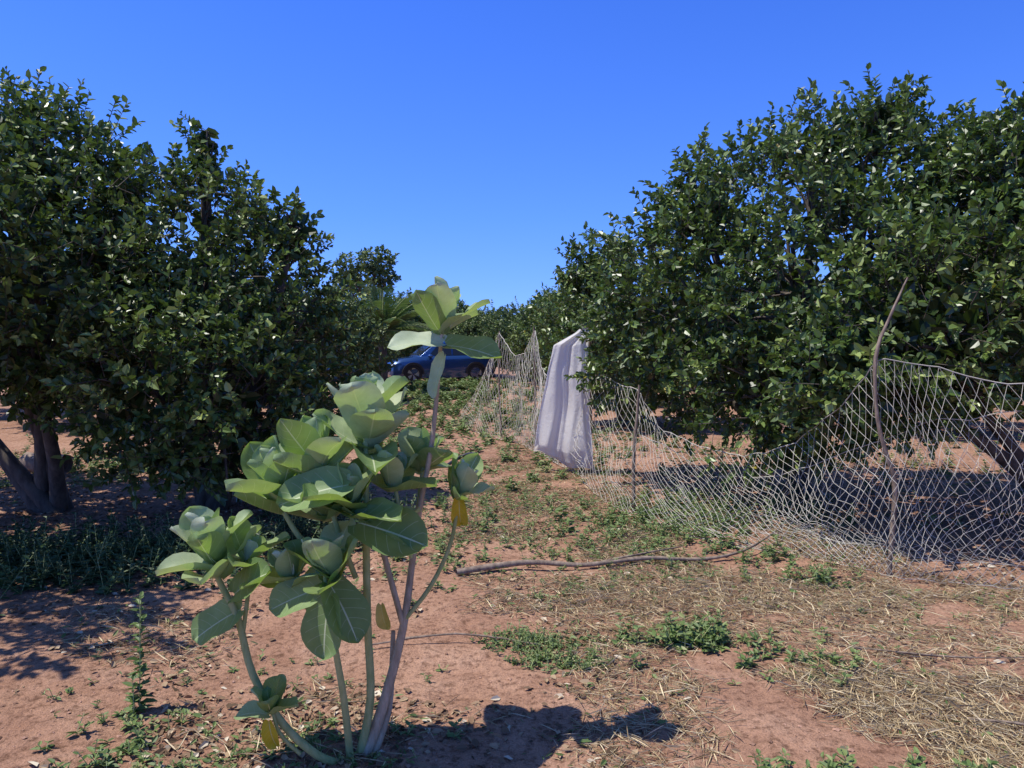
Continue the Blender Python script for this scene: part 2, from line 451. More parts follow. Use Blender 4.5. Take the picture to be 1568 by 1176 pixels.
TT = [0, .04, .12, .25, .4, .55, .7, .82, .91, .97, 1.0]
WW = [.30, .58, .74, .88, .97, 1.0, .93, .76, .50, .20, .0]
SS = np.linspace(-1, 1, 9)
def big_leaf(A, P, D, U, L, W, bend=.5, cup=.3, rnd=.5, twist=0.):
    P = Vector(P); D = Vector(D).normalized(); U = Vector(U); U = (U-D*U.dot(D)).normalized(); S = D.cross(U)
    V = []; UV = []
    c = P.copy(); d = D.copy(); u = U.copy(); last = 0
    wav = random.uniform(0, 6); wa = random.uniform(.05, .18)
    for t, w in zip(TT, WW):
        dt = t-last; last = t
        ang = -bend*dt
        d2 = d*math.cos(ang)+u*math.sin(ang); u2 = u*math.cos(ang)-d*math.sin(ang)
        d, u = d2.normalized(), u2.normalized()
        c = c+d*dt*L
        for s in SS:
            hw = w*W*s
            back = -.10*L*abs(s)*(1-min(1, t*6)) if t < .17 else 0    # heart-shaped base
            z = cup*W*(abs(s)**1.6)*(.4+.6*w) + wa*W*math.sin(wav+t*9+s*2)*abs(s)
            q = c+S*(hw*math.cos(cup*.6*abs(s)))+u*z+d*back
            V.append(tuple(q)); UV.append((s*.5+.5, t))
    n = len(SS); F = []
    for i in range(len(TT)-1):
        for k in range(n-1):
            a = i*n+k; F.append((a, a+1, a+n+1, a+n))
    A.add(np.array(V), np.array(F), rnd, 0, np.array(UV))

px, py = -.597, 2.9
pe = empty('giant_milkweed_plant', (px, py, 0))
off = np.array([px, py, 0.])
LA = Acc(); SA = Acc()
def rosette(c, ax, pairs, L, spread=1.0, phase=0., wr=.36, inner=.5, drop=.13, tone=.55, a0=.12):
    c = Vector(c)-Vector(off); ax = Vector(ax).normalized()
    a = ax.orthogonal().normalized(); b_ = ax.cross(a)
    for j in range(pairs):
        f = j/max(1, pairs-1)          # 0 inner/top ... 1 outer/bottom
        th0 = phase+j*math.pi/2+random.uniform(-.25, .25)
        for h in (0, 1):
            th = th0+h*math.pi+random.uniform(-.2, .2)
            r = a*math.cos(th)+b_*math.sin(th)
            ang = a0+(spread-a0)*f+random.uniform(-.14, .14)
            D = ax*math.cos(ang)+r*math.sin(ang); U = ax*math.sin(ang)-r*math.cos(ang)
            Lk = L*(inner+(1-inner)*min(1, f*2.0))*random.uniform(.82, 1.1)
            base = c-ax*drop*j*L*.75+r*.008
            U = U + D.cross(U)*random.uniform(-.3, .3)
            big_leaf(LA, base, D, U, Lk, Lk*wr*random.uniform(.88, 1.1), random.uniform(-.35, .55)*(.5+f), random.uniform(.25, .7),
                     min(.93, max(0, tone+.3*(1-f)+random.uniform(-.38, .22))))
rosette((-.265, 2.95, 1.70), (.08, .05, 1), 5, .20, 1.0, .4, inner=.75, tone=.5, wr=.29, a0=.35, drop=.11)
rosette((-.565, 2.95, 1.36), (-.02, -.05, 1), 9, .24, 1.15, .9, tone=.6, drop=.14)
rosette((-.90, 2.85, 1.09), (-.2, -.1, 1), 7, .23, 1.15, .2, tone=.6, drop=.14)
rosette((-.60, 2.82, 1.02), (.05, -.15, 1), 4, .24, 1.25, .5, tone=.4)
rosette((-1.13, 2.8, .86), (-.2, -.1, 1), 7, .23, 1.15, 1.2, tone=.6, drop=.14)
rosette((-.36, 3.05, 1.14), (.15, 0, 1), 5, .18, 1.1, .1, tone=.5)
rosette((-.20, 3.0, 1.03), (.5, -.1, .9), 5, .165, 1.0, 1.0, tone=.6, wr=.32)
rosette((-.67, 2.72, .80), (-.15, -.2, 1), 5, .21, 1.2, .7, tone=.4)
rosette((-.83, 2.8, .74), (-.4, -.1, 1), 4, .19, 1.15, .1, tone=.45)
rosette((-.90, 2.75, .26), (-.1, -.1, 1), 4, .14, 1.1, .9, tone=.4)
rosette((-.74, 2.85, 1.18), (-.2, .1, 1), 5, .22, 1.1, .3, tone=.5)
rosette((-.46, 2.92, 1.08), (.3, .1, 1), 4, .2, 1.2, .8, tone=.45)
rosette((-.72, 2.9, .97), (-.3, .1, 1), 4, .21, 1.2, .3, tone=.4)
rosette((-.50, 2.88, .88), (.2, -.1, 1), 3, .19, 1.2, 1.3, tone=.35)
rosette((-1.0, 2.85, .78), (.2, .1, 1), 3, .19, 1.1, .5, tone=.4)
def L1(b_, D, U, L, W=None, bend=.4, cup=.3, rnd=.5):
    big_leaf(LA, Vector(b_)-Vector(off), D, U, L, W or L*.38, bend, cup, rnd)
L1((-.27, 2.93, 1.60), (-1, -.25, .10), (.1, -.5, 1), .21, .07, rnd=.85)
L1((-.25, 2.93, 1.59), (1, -.3, -.05), (.05, -.6, 1), .22, .075, rnd=.25)
L1((-.26, 2.92, 1.55), (-.4, -.15, -.9), (-.7, -.6, .4), .17, .045, rnd=.8)
L1((-.57, 2.80, .93), (.9, -.35, -.12), (.1, -.75, .6), .28, .10, rnd=.1)
L1((-.60, 2.76, 1.08), (-1, -.3, -.1), (-.1, -.7, .8), .26, .095, rnd=.4)
L1((-.66, 2.72, .72), (.55, -.35, -.7), (.5, -.7, .6), .23, .085, rnd=.1)
L1((-.66, 2.70, .68), (-.15, -.3, -.95), (-.3, -.9, .3), .22, .085, rnd=.25)
L1((-1.02, 2.8, .60), (-.8, -.25, -.35), (-.2, -.7, .7), .20, .075, rnd=.35)
L1((-1.04, 2.8, .66), (.5, -.4, .5), (-.5, -.6, .6), .22, .08, rnd=.25)
L1((-.70, 2.75, .70), (-.9, -.3, -.2), (-.1, -.7, .7), .2, .075, rnd=.4)
L1((-.21, 2.98, .98), (.02, -.1, -1), (0, -1, -.1), .14, .036, 1.2, .6, rnd=1.0)
L1((-.50, 2.85, .60), (.12, -.1, -1), (0, -1, -.1), .12, .028, .9, .6, rnd=.98)
L1((-.74, 2.78, .60), (-.3, -.2, -1), (-.3, -1, -.1), .11, .028, .9, .6, rnd=1.0)
L1((-.90, 2.74, .20), (.15, -.2, -1), (0, -1, .1), .12, .032, .9, .6, rnd=1.0)
obj('leaves', LA.mesh('milkweed_leaves', [M_milk], True), pe)
def stem(pts, r, mi=0):
    V, F = tube([tuple(np.array(p)-off) for p in pts], r, 8, 4); SA.add(V, F, mi=mi)
stem([(-.66, 2.86, -.03), (-.74, 2.8, .04), (-.86, 2.78, .17), (-.97, 2.78, .36), (-1.03, 2.8, .57), (-1.10, 2.8, .72), (-1.14, 2.79, .90)], [.016, .016, .015, .014, .013, .011, .006])
stem([(-.60, 2.9, -.03), (-.55, 2.88, .22), (-.556, 2.87, .52), (-.56, 2.88, .9), (-.57, 2.95, 1.38)], [.018, .016, .015, .014, .007])
stem([(-.58, 2.9, -.03), (-.50, 2.92, .2), (-.43, 2.95, .48), (-.40, 3.0, .72), (-.36, 2.98, .98), (-.31, 2.96, 1.24), (-.265, 2.95, 1.73)], [.024, .02, .016, .013, .011, .010, .006], 1)
stem([(-.43, 2.95, .48), (-.5, 2.95, .75), (-.56, 2.95, .98)], [.012, .012, .01], 1)
stem([(-.43, 2.95, .50), (-.32, 2.97, .64), (-.24, 3.0, .82), (-.20, 3.0, 1.08)], [.009, .009, .008, .006])
stem([(-.38, 3.0, .85), (-.37, 3.02, 1.0), (-.35, 3.05, 1.18)], [.009, .009, .006])
stem([(-.40, 2.97, .75), (-.44, 2.93, .95), (-.46, 2.92, 1.10)], [.009, .009, .006])
stem([(-.63, 2.88, -.03), (-.64, 2.82, .25), (-.66, 2.76, .5), (-.69, 2.72, .84)], [.015, .014, .012, .007])
stem([(-.65, 2.78, .42), (-.74, 2.8, .55), (-.84, 2.8, .76)], [.01, .009, .006])
stem([(-.62, 2.87, .55), (-.73, 2.85, .75), (-.86, 2.85, .95), (-.91, 2.85, 1.14)], [.013, .012, .010, .006])
stem([(-.60, 2.87, .70), (-.68, 2.85, .95), (-.745, 2.85, 1.22)], [.011, .010, .006])
stem([(-1.01, 2.8, .52), (-1.0, 2.83, .65), (-.99, 2.85, .8)], [.009, .008, .005])
stem([(-.80, 2.79, .05), (-.87, 2.76, .15), (-.90, 2.75, .29)], [.008, .007, .004])
stem([(-.55, 2.9, -.03), (-.49, 2.95, .15), (-.475, 2.98, .45)], [.016, .014, .009], 1)
obj('stems', SA.mesh('milkweed_stems', [M_stem, M_woody], True), pe)

# ------------------------------------------------------------------ nets
def polyi(pts, n):
    pts = np.array(pts, float); s = np.linspace(0, len(pts)-1, n)
    return np.stack([np.interp(s, np.arange(len(pts)), pts[:, k]) for k in range(pts.shape[1])], 1)
def make_net(name, top, bot, cols, rows, r, bulge, seed, parent):
    n = cols*2+1
    T = polyi(top, n); Bm = polyi(bot, n)
    G = np.zeros((rows+1, n, 3))
    for j in range(rows+1):
        t = j/rows
        tt = t**.85
        row = T*(1-tt)+Bm*tt
        row[:, 1] -= bulge*np.sin(math.pi*t)
        for i in range(n):
            v = Vector((row[i, 0]*1.6, row[i, 1]*1.6, t*2.0+seed))
            row[i, 0] += .12*noise.noise(v*1.3)*math.sin(math.pi*min(1, t+.08))
            row[i, 1] += .16*noise.noise(v+Vector((9, 0, 0)))*math.sin(math.pi*min(1, t+.05))
            row[i, 2] += .14*noise.noise(v*1.2+Vector((0, 9, 0)))*math.sin(math.pi*t) - .10*math.sin(math.pi*t)
            row[i, 2] += .05*noise.noise(Vector((row[i, 0]*3, seed, 0)))*(1-t)
            row[i] += np.array([random.gauss(0, .006) for _ in range(3)])
            row[i, 2] = max(row[i, 2], ground_z(row[i, 0], row[i, 1])+.006)
        G[j] = row
    P = []; Q = []
    for j in range(rows):
        for i in range(j % 2, n, 2):
            for di in (-1, 1):
                if 0 <= i+di < n:
                    P.append(G[j, i]); Q.append(G[j+1, i+di])
    V, F = prisms(P, Q, r)
    A = Acc(); A.add(V, F)
    for row_, rr_ in ((G[0], r*2.2), (G[-1], r*1.5)):
        V, F = tube([tuple(q) for q in row_[::2]], [rr_]*len(row_[::2]), 5, 1); A.add(V, F)
    obj('mesh_panel', A.mesh(name, [M_net], False), parent)
    return G
fn = empty('fishing_net_fence', (0, 0, 0))
make_net('net_near',
         [(.9, 9.0, 1.3), (1.12, 8.3, 1.18), (1.20, 7.4, 1.14), (1.42, 7.3, .78), (1.78, 7.0, .62), (2.06, 6.5, .62), (2.27, 6.1, .78), (2.42, 5.6, 1.14), (2.5, 5.22, 1.5),
          (2.85, 5.15, 1.43), (3.3, 5.0, 1.33), (3.9, 4.9, 1.28), (4.8, 4.9, 1.4), (6.0, 4.9, 1.3)],
         [(.80, 8.8, 0), (.93, 7.6, 0), (1.10, 6.9, 0), (1.40, 6.25, 0), (1.72, 5.9, 0), (2.02, 5.7, 0), (2.3, 5.5, 0), (2.5, 5.3, 0), (2.66, 5.1, 0),
          (2.95, 5.0, 0), (3.3, 4.85, 0), (3.9, 4.7, 0), (4.8, 4.7, 0), (6.0, 4.6, 0)], 80, 26, .0018, .12, 1.0, fn)
make_net('net_second_layer',
         [(1.3, 7.5, .7), (1.9, 7.0, .35), (2.3, 6.3, .5), (2.6, 5.9, .75), (3.0, 5.7, .95), (3.6, 5.5, 1.1), (4.6, 5.4, 1.2), (6, 5.4, 1.2)],
         [(1.5, 6.8, 0), (2.0, 6.4, 0), (2.4, 6.0, 0), (2.8, 5.7, 0), (3.2, 5.5, 0), (3.8, 5.3, 0), (4.7, 5.2, 0), (6, 5.2, 0)], 44, 16, .0017, .05, 5.0, fn)
make_net('net_far',
         [(-1.0, 15.2, .25), (-.5, 13.8, 1.0), (-.21, 12.8, 1.77), (.05, 12.2, 1.38), (.20, 11.9, 1.42), (.34, 11.5, 1.82), (.42, 11.1, 1.25), (.6, 10.3, 1.0), (.88, 9.1, 1.25)],
         [(-1.15, 15.0, 0), (-.75, 13.9, 0), (-.4, 13.0, 0), (-.05, 12.3, 0), (.15, 11.8, 0), (.3, 11.2, 0), (.45, 10.7, 0), (.62, 9.9, 0), (.85, 9.0, 0)], 60, 20, .0026, .1, 3.0, fn)
def stick(name, pts, r, m_=None):
    V, F = tube(pts, r, 7, 4)
    V = V+rng.normal(size=V.shape)*.0015
    o0 = np.array(pts[0], float)
    return obj(name, np_mesh(name, V-o0, F, None, [m_ or M_stick], True), None, tuple(o0))
stick('fence_post', [(2.62, 5.2, -.05), (2.635, 5.2, .3), (2.645, 5.2, .62), (2.57, 5.2, .86), (2.51, 5.2, 1.1), (2.49, 5.2, 1.5), (2.58, 5.22, 1.76), (2.72, 5.25, 2.05)], [.018, .017, .017, .015, .014, .013, .010, .005])
stick('fence_post', [(1.17, 7.2, -.05), (1.16, 7.2, .5), (1.19, 7.2, .9), (1.21, 7.2, 1.2)], [.02, .018, .015, .012])
stick('fence_post', [(-.18, 12.85, 0), (-.22, 12.85, .9), (-.21, 12.85, 1.8)], [.02, .016, .012])
stick('fence_post', [(.36, 11.55, 0), (.35, 11.55, .9), (.33, 11.55, 1.85)], [.02, .016, .012])
stick('fallen_branch', [(-.38, 5.12, .03), (.1, 5.3, .05), (.5, 5.30, .03), (.95, 5.40, .05), (1.4, 5.45, .03), (1.75, 5.6, .06), (2.15, 6.05, .10)], [.026, .02, .017, .015, .013, .010, .005])
stick('fallen_branch', [(.55, 5.33, .02), (.8, 5.42, .05), (1.3, 5.75, .04)], [.011, .009, .004])
stick('dry_twig', [(1.9, 3.1, .03), (2.2, 2.95, .05), (2.6, 2.6, .03)], [.005, .006, .003])
stick('dry_twig', [(1.7, 3.9, .02), (2.2, 3.7, .04), (2.7, 3.75, .02)], [.003, .004, .002])
stick('dry_twig', [(-.75, 3.9, .02), (-.3, 4.0, .04), (.15, 3.9, .02)], [.005, .005, .003])
stick('garden_hose', [(-.85, 9.6, .03), (-.65, 9.9, .12), (-.5, 9.75, .16), (-.48, 9.3, .12), (-.62, 8.9, .03)], [.022]*5, M_hose)
stick('log', [(-5.9, 9.2, .15), (-5.6, 9.1, .15), (-5.35, 9.05, .15)], [.13, .125, .12])

# ------------------------------------------------------------------ hanging sheet
m, nt, out = mat('white_cloth')
tc = N(nt, 'ShaderNodeTexCoord'); sxyz = N(nt, 'ShaderNodeSeparateXYZ'); nt.links.new(tc.outputs['Object'], sxyz.inputs[0])
n = noisen(nt, 6, 6, .65, tc.outputs['Object'])
dirt = mathn(nt, 'MULTIPLY', ramp(nt, [(.0, (1, 1, 1)), (.5, (0, 0, 0))], sxyz.outputs[2]).outputs[0], n.outputs[0])
c = mixc(nt, dirt, (.90, .87, .81), (.58, .44, .34))
c = mixc(nt, mathn(nt, 'MULTIPLY', n.outputs[0], .12), c, (.6, .55, .48))
p = N(nt, 'ShaderNodeBsdfPrincipled'); p.inputs['Roughness'].default_value = .85; nt.links.new(c, p.inputs['Base Color'])
nf = noisen(nt, 22, 4, .6, tc.outputs['Object'], 1.0)
bp = N(nt, 'ShaderNodeBump'); bp.inputs['Strength'].default_value = .5; bp.inputs['Distance'].default_value = .02
nt.links.new(nf.outputs[0], bp.inputs['Height']); nt.links.new(bp.outputs[0], p.inputs['Normal'])
t = N(nt, 'ShaderNodeBsdfTranslucent'); nt.links.new(c, t.inputs[0])
mx = N(nt, 'ShaderNodeMixShader'); mx.inputs[0].default_value = .4
nt.links.new(p.outputs[0], mx.inputs[1]); nt.links.new(t.outputs[0], mx.inputs[2]); nt.links.new(mx.outputs[0], out.inputs[0])
rowsz = [1.87, 1.72, 1.57, 1.30, 1.02, .65, .28, .12, .02]
lx = [.915, .76, .50, .45, .40, .33, .27, .27, .30]
rx_ = [.93, .93, .90, .92, .94, .95, .96, .98, 1.00]
nr, nc = 100, 90
V = []
for i in range(nr):
    t_ = i/(nr-1); q = t_*(len(rowsz)-1)
    z = np.interp(q, range(9), rowsz); a = np.interp(q, range(9), lx); b_ = np.interp(q, range(9), rx_)
    for k in range(nc):
        s = k/(nc-1)
        x = a+(b_-a)*s
        amp = .012+.085*t_**.9
        ph_ = s*15+1.2*math.sin(t_*2.6+s*2)+1.6*noise.noise(Vector((s*2.2, t_*1.4, 1)))
        fold = math.sin(ph_)*.6+math.sin(ph_*2.3+1)*.25+.9*noise.noise(Vector((s*3.2+t_*2, t_*2.2, 3)))+.45*noise.noise(Vector((s*9, t_*6, 5)))
        y = 9.05+(1-s)*.8*t_+amp*fold
        w_ = min(1, t_*3)
        x += .022*math.cos(ph_)*t_+.03*w_*noise.noise(Vector((s*3, t_*6, 8)))
        zz = z+(1-s)*.16*min(1, max(0, t_-.75)*4)+.04*math.sin(s*9)*t_
        V.append((x-.8, y-9.2, max(zz, .01+.02*abs(fold))))
F = [(i*nc+k, (i+1)*nc+k, (i+1)*nc+k+1, i*nc+k+1) for i in range(nr-1) for k in range(nc-1)]
obj('hanging_white_sheet', np_mesh('sheet', V, F, None, [m], True), None, (.8, 9.2, 0))
stick('sheet_pole', [(.98, 9.35, 0), (.96, 9.3, 1.0), (.925, 9.1, 1.9)], [.02, .017, .012])

# ------------------------------------------------------------------ car
M_paint = simple('blue_paint', (.02, .065, .20), .25, .35, .03, 3, 1.0)
M_glass = simple('car_glass', (.02, .025, .03), .05, 0, .02)
M_tyre = simple('tyre', (.02, .02, .02), .8)
M_rim = simple('alloy_rim', (.45, .46, .48), .35, .8)
M_trim = simple('black_trim', (.025, .025, .025), .6)
M_lamp = simple('head_lamp', (.7, .72, .75), .1)
M_tail = simple('tail_lamp', (.4, .02, .02), .2)
import bmesh
def loft(sections, name, mats, parent, bev=.03):
    bm = bmesh.new(); rings = []
    for x, ring in sections:
        rings.append([bm.verts.new((x, y, z)) for y, z in ring])
    for a, b_ in zip(rings[:-1], rings[1:]):
        for k in range(len(a)):
            k2 = (k+1) % len(a)
            bm.faces.new((a[k], a[k2], b_[k2], b_[k]))
    bm.faces.new(rings[0][::-1]); bm.faces.new(rings[-1])
    bmesh.ops.recalc_face_normals(bm, faces=bm.faces)
    me = bpy.data.meshes.new(name); bm.to_mesh(me); bm.free()
    for m_ in mats: me.materials.append(m_)
    for p_ in me.polygons: p_.use_smooth = True
    o = obj(name, me, parent)
    if bev:
        md = o.modifiers.new('bev', 'BEVEL'); md.width = bev; md.segments = 2; md.limit_method = 'ANGLE'; md.angle_limit = R(25)
    return o
car = empty('parked_car', (-3.05, 31.2, 0)); car.rotation_euler = (0, 0, R(24))
def ring(w, zb, zs, zt, wt):
    return [(-w, zb), (-w*1.02, (zb+zs)/2), (-w, zs), (-wt, zt), (wt, zt), (w, zs), (w*1.02, (zb+zs)/2), (w, zb)]
loft([(-2.18, ring(.62, .35, .62, .72, .5)), (-2.08, ring(.80, .24, .74, .84, .66)), (-1.75, ring(.89, .2, .84, .96, .76)), (-.95, ring(.91, .2, .92, 1.06, .80)),
      (0, ring(.92, .2, .95, 1.08, .82)), (1.2, ring(.92, .2, .98, 1.10, .82)), (1.85, ring(.89, .24, 1.0, 1.10, .80)), (2.12, ring(.80, .32, .95, 1.04, .7)), (2.18, ring(.74, .4, .85, .92, .6))],
     'body', [M_paint], car, .02)
def cab(w, wt, z0, z1): return [(-w, z0), (-wt, z1), (-wt*.6, z1+.035), (wt*.6, z1+.035), (wt, z1), (w, z0)]
loft([(-1.0, cab(.74, .72, 1.02, 1.05)), (-.30, cab(.78, .62, 1.04, 1.58)), (.2, cab(.79, .62, 1.04, 1.64)), (1.1, cab(.79, .61, 1.05, 1.62)), (1.65, cab(.77, .58, 1.05, 1.54)), (2.0, cab(.74, .66, 1.04, 1.12))],
     'roof_and_pillars', [M_paint], car, .015)
def quadpanel(name, pts, m_):
    for sg in (-1, 1):
        me = bpy.data.meshes.new(name); me.from_pydata([(x, sg*y, z) for x, y, z in pts], [], [tuple(range(len(pts)))]); me.materials.append(m_)
        o = obj(name, me, car); so = o.modifiers.new('s', 'SOLIDIFY'); so.thickness = .02; so.offset = 0
quadpanel('front_window', [(-.62, .775, 1.10), (.32, .80, 1.10), (.32, .65, 1.55), (-.22, .66, 1.51)], M_glass)
quadpanel('rear_window', [(.40, .80, 1.10), (1.15, .80, 1.11), (1.08, .65, 1.54), (.40, .65, 1.55)], M_glass)
quadpanel('quarter_window', [(1.23, .80, 1.12), (1.72, .785, 1.13), (1.55, .64, 1.47), (1.17, .65, 1.52)], M_glass)
for nm, pts, m_ in (('windscreen', [(-.98, -.66, 1.09), (-.98, .66, 1.09), (-.36, .58, 1.55), (-.36, -.58, 1.55)], M_glass),
                    ('rear_screen', [(2.02, -.62, 1.15), (2.02, .62, 1.15), (1.70, .54, 1.50), (1.70, -.54, 1.50)], M_glass),
                    ('grille', [(-2.195, -.45, .45), (-2.195, .45, .45), (-2.2, .5, .68), (-2.2, -.5, .68)], M_trim),
                    ('number_plate', [(-2.215, -.25, .38), (-2.215, .25, .38), (-2.215, .25, .48), (-2.215, -.25, .48)], M_lamp)):
    me = bpy.data.meshes.new(nm); me.from_pydata(pts, [], [(0, 1, 2, 3)]); me.materials.append(m_)
    o = obj(nm, me, car); so = o.modifiers.new('s', 'SOLIDIFY'); so.thickness = .025; so.offset = 0
for sg in (-1, 1):
    for nm, c_, m_ in (('head_lamp', (-2.02, sg*.68, .72), M_lamp), ('tail_lamp', (2.08, sg*.68, .88), M_tail), ('mirror', (-.62, sg*.96, 1.08), M_paint)):
        bm = bmesh.new(); bmesh.ops.create_uvsphere(bm, u_segments=12, v_segments=8, radius=.13)
        me = bpy.data.meshes.new(nm); bm.to_mesh(me); bm.free(); me.materials.append(m_)
        o = obj(nm, me, car, c_); o.scale = (.9, .9, .55)
    for wx in (-1.32, 1.32):
        prof = [(.36, -.10), (.375, -.06), (.375, .06), (.36, .10), (.24, .11), (.235, .07), (.05, .06), (.05, .10)]
        Vw = []; Fw = []; ns = 32
        for k in range(ns):
            th = 2*math.pi*k/ns
            for r_, y_ in prof: Vw.append((r_*math.cos(th), y_*sg, r_*math.sin(th)))
        npf = len(prof)
        mi = []
        for k in range(ns):
            for q in range(npf-1):
                Fw.append((k*npf+q, k*npf+q+1, ((k+1) % ns)*npf+q+1, ((k+1) % ns)*npf+q)); mi.append(0 if q < 4 else (1 if (k//3) % 2 == 0 or q >= 6 else 2))
        me = np_mesh('wheel', Vw, Fw, None, [M_tyre, M_rim, M_trim], False, mi)
        obj('wheel', me, car, (wx, sg*.85, .375))
        Va = []; Fa = []
        for k in range(17):
            th = math.pi*k/16-.0
            for r_ in (.375, .46): Va.append((wx+r_*math.cos(th), sg*.945, .375+r_*math.sin(th)))
        for k in range(16): Fa.append((2*k, 2*k+1, 2*k+3, 2*k+2))
        me = np_mesh('wheel_arch', Va, Fa, None, [M_trim]); o = obj('wheel_arch', me, car)
        so = o.modifiers.new('s', 'SOLIDIFY'); so.thickness = .05; so.offset = 0

# ------------------------------------------------------------------ ground cover
def scatter_weeds(name, patches, m_, parent=None):
    A = Acc()
    P = []; D = []; U = []; Ln = []; Rn = []; SP = []; SQ = []
    for (cx, cy, sx_, sy_, n, h, lf) in patches:
        for _ in range(n):
            x = random.gauss(cx, sx_); y = random.gauss(cy, sy_)
            if y < 2.0: continue
            z = ground_z(x, y); hh = h*random.uniform(.3, 1.3)
            tone = random.random()
            for s in range(random.randint(1, 3)):
                az = random.uniform(0, 6.28); lean = random.uniform(.1, 1.2)
                d = Vector((math.cos(az)*lean, math.sin(az)*lean, 1)).normalized()
                if h > .33: d = Vector((d.x*.15, d.y*.15, 1)).normalized()
                p0 = Vector((x, y, z)); p1 = p0+d*hh
                SP.append(tuple(p0)); SQ.append(tuple(p1))
                k = max(2, int(hh/.026))
                for q in range(k):
                    f = (q+.5)/k
                    for hside in (0, 1):
                        a2 = q*1.57+hside*3.14+az+random.uniform(-.4, .4)
                        P.append(tuple(p0.lerp(p1, f)))
                        D.append((math.cos(a2)+d.x*.5, math.sin(a2)+d.y*.5, .15+.6*f+random.uniform(-.2, .3)))
                        U.append((random.gauss(0, .35), random.gauss(0, .35), 1))
                        Ln.append(lf*random.uniform(.5, 1.2)*(1.1-.5*f)); Rn.append(min(1, .55*tone+.5*random.random()))
    Ln = np.array(Ln)
    V, F = leaves(P, np.array(D), np.array(U), Ln, Ln*.25, .25, .3)
    A.add(V, F, np.repeat(Rn, 6), 0)
    V, F = prisms(SP, SQ, .0018); A.add(V, F, .3, 1)
    return obj(name, A.mesh(name, [m_, M_stem]), parent)
scatter_weeds('weed_patch', [(.08, 3.98, .11, .08, 130, .055, .028), (.22, 3.75, .10, .06, 90, .05, .028), (.33, 3.68, .06, .04, 30, .04, .025)], M_weed)
scatter_weeds('weed_patch', [(.68, 3.98, .14, .05, 16, .06, .05), (.98, 4.0, .16, .07, 42, .11, .06), (1.25, 3.85, .2, .10, 24, .07, .05), (1.5, 3.65, .25, .14, 24, .08, .045)], M_weed)
scatter_weeds('weed_patch', [(.55, 6.4, .40, .8, 170, .07, .038), (.25, 5.6, .35, .35, 50, .07, .035), (1.3, 6.4, .45, .5, 170, .12, .05), (.1, 7.8, .3, .8, 50, .08, .04),
                             (1.9, 6.9, .5, .6, 150, .15, .06), (-.5, 6.8, .3, .8, 70, .12, .05), (-.9, 5.6, .3, .6, 60, .1, .045)], M_weed)
scatter_weeds('weed_patch', [(1.7, 5.25, .3, .15, 30, .10, .04), (2.05, 5.0, .1, .08, 20, .14, .05), (1.1, 4.9, .5, .25, 34, .05, .03), (2.7, 4.5, .4, .3, 30, .05, .03), (.2, 4.9, .3, .2, 24, .06, .035)], M_weed)
scatter_weeds('weed_patch', [(-1.5, 2.95, .12, .10, 22, .07, .045), (-1.25, 2.72, .3, .08, 40, .06, .042), (-.75, 2.9, .25, .15, 44, .05, .04), (1.15, 2.62, .16, .05, 30, .09, .055), (1.55, 2.66, .12, .05, 16, .09, .05),
                             (-1.7, 3.3, .3, .25, 14, .05, .03), (-.9, 3.7, .3, .2, 20, .05, .03)], M_weed)
scatter_weeds('weed_seedling', [(-1.60, 3.18, .02, .02, 3, .40, .06)], M_weed)
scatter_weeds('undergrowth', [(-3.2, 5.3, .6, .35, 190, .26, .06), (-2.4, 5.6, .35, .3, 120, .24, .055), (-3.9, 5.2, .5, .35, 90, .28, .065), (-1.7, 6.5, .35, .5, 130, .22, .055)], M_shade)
scatter_weeds('weed_patch', [(-1.0, 10, .8, 2.5, 130, .12, .06), (-1.8, 17, 1.6, 4, 520, .18, .10), (-2.5, 26, 2.0, 4, 420, .25, .16), (.5, 14, 1.0, 3, 200, .16, .09), (-5.5, 9.6, 1.5, 1.0, 200, .14, .07), (4, 10, 2, 1.5, 200, .15, .07)], M_weed)

def scatter_flat(name, regions, m_, Lr, Wr, curl, lift=.0):
    P = []; D = []; U = []; Ln = []; Rn = []
    for (x0, x1, y0, y1, n, th) in regions:
        c = 0
        while c < n:
            c += 1
            x = random.uniform(x0, x1); y = random.uniform(y0, y1)
            if noise.noise(Vector((x*1.1, y*1.1, 4.4)))+.5*noise.noise(Vector((x*3.5, y*3.5, 1.4))) < th+random.uniform(-.15, .15): continue
            a = random.uniform(0, 6.28)
            P.append((x, y, ground_z(x, y)+.004+lift*random.random()))
            D.append((math.cos(a), math.sin(a), random.gauss(.05, .22)))
            U.append((random.gauss(0, .5), random.gauss(0, .5), 1)); Ln.append(random.uniform(*Lr)); Rn.append(random.random())
    Ln = np.array(Ln); n = len(P)
    V, F = leaves(P, np.array(D), np.array(U), Ln, Ln*np.array([random.uniform(*Wr) for _ in range(n)]), .25, curl)
    return obj(name, np_mesh(name, V, F, np.repeat(Rn, 6), [m_]))
scatter_flat('dry_grass', [(.3, 3.6, 2.4, 5.0, 26000, -.12), (-.3, 3, 4.4, 6.5, 18000, -.1), (-2.5, .3, 2.4, 4.5, 6500, .15), (-.6, 1.2, 6, 12, 14000, -.15), (-4, 4, 8, 14, 5000, .1), (1.2, 3, 2.4, 3.6, 12000, -.2)],
             M_straw, (.03, .13), (.010, .028), .12, .016)
scatter_flat('leaf_litter', [(-3, 3.6, 2.4, 6.5, 9000, -.05), (-1, 1.5, 6, 12, 4500, -.1), (-8, -2, 6.5, 11, 9000, -.3), (1.5, 6, 5, 11, 4500, -.2), (-2, 0, 2.4, 3.4, 1500, -.1)],
             M_dead, (.015, .06), (.18, .34), .25, .006)
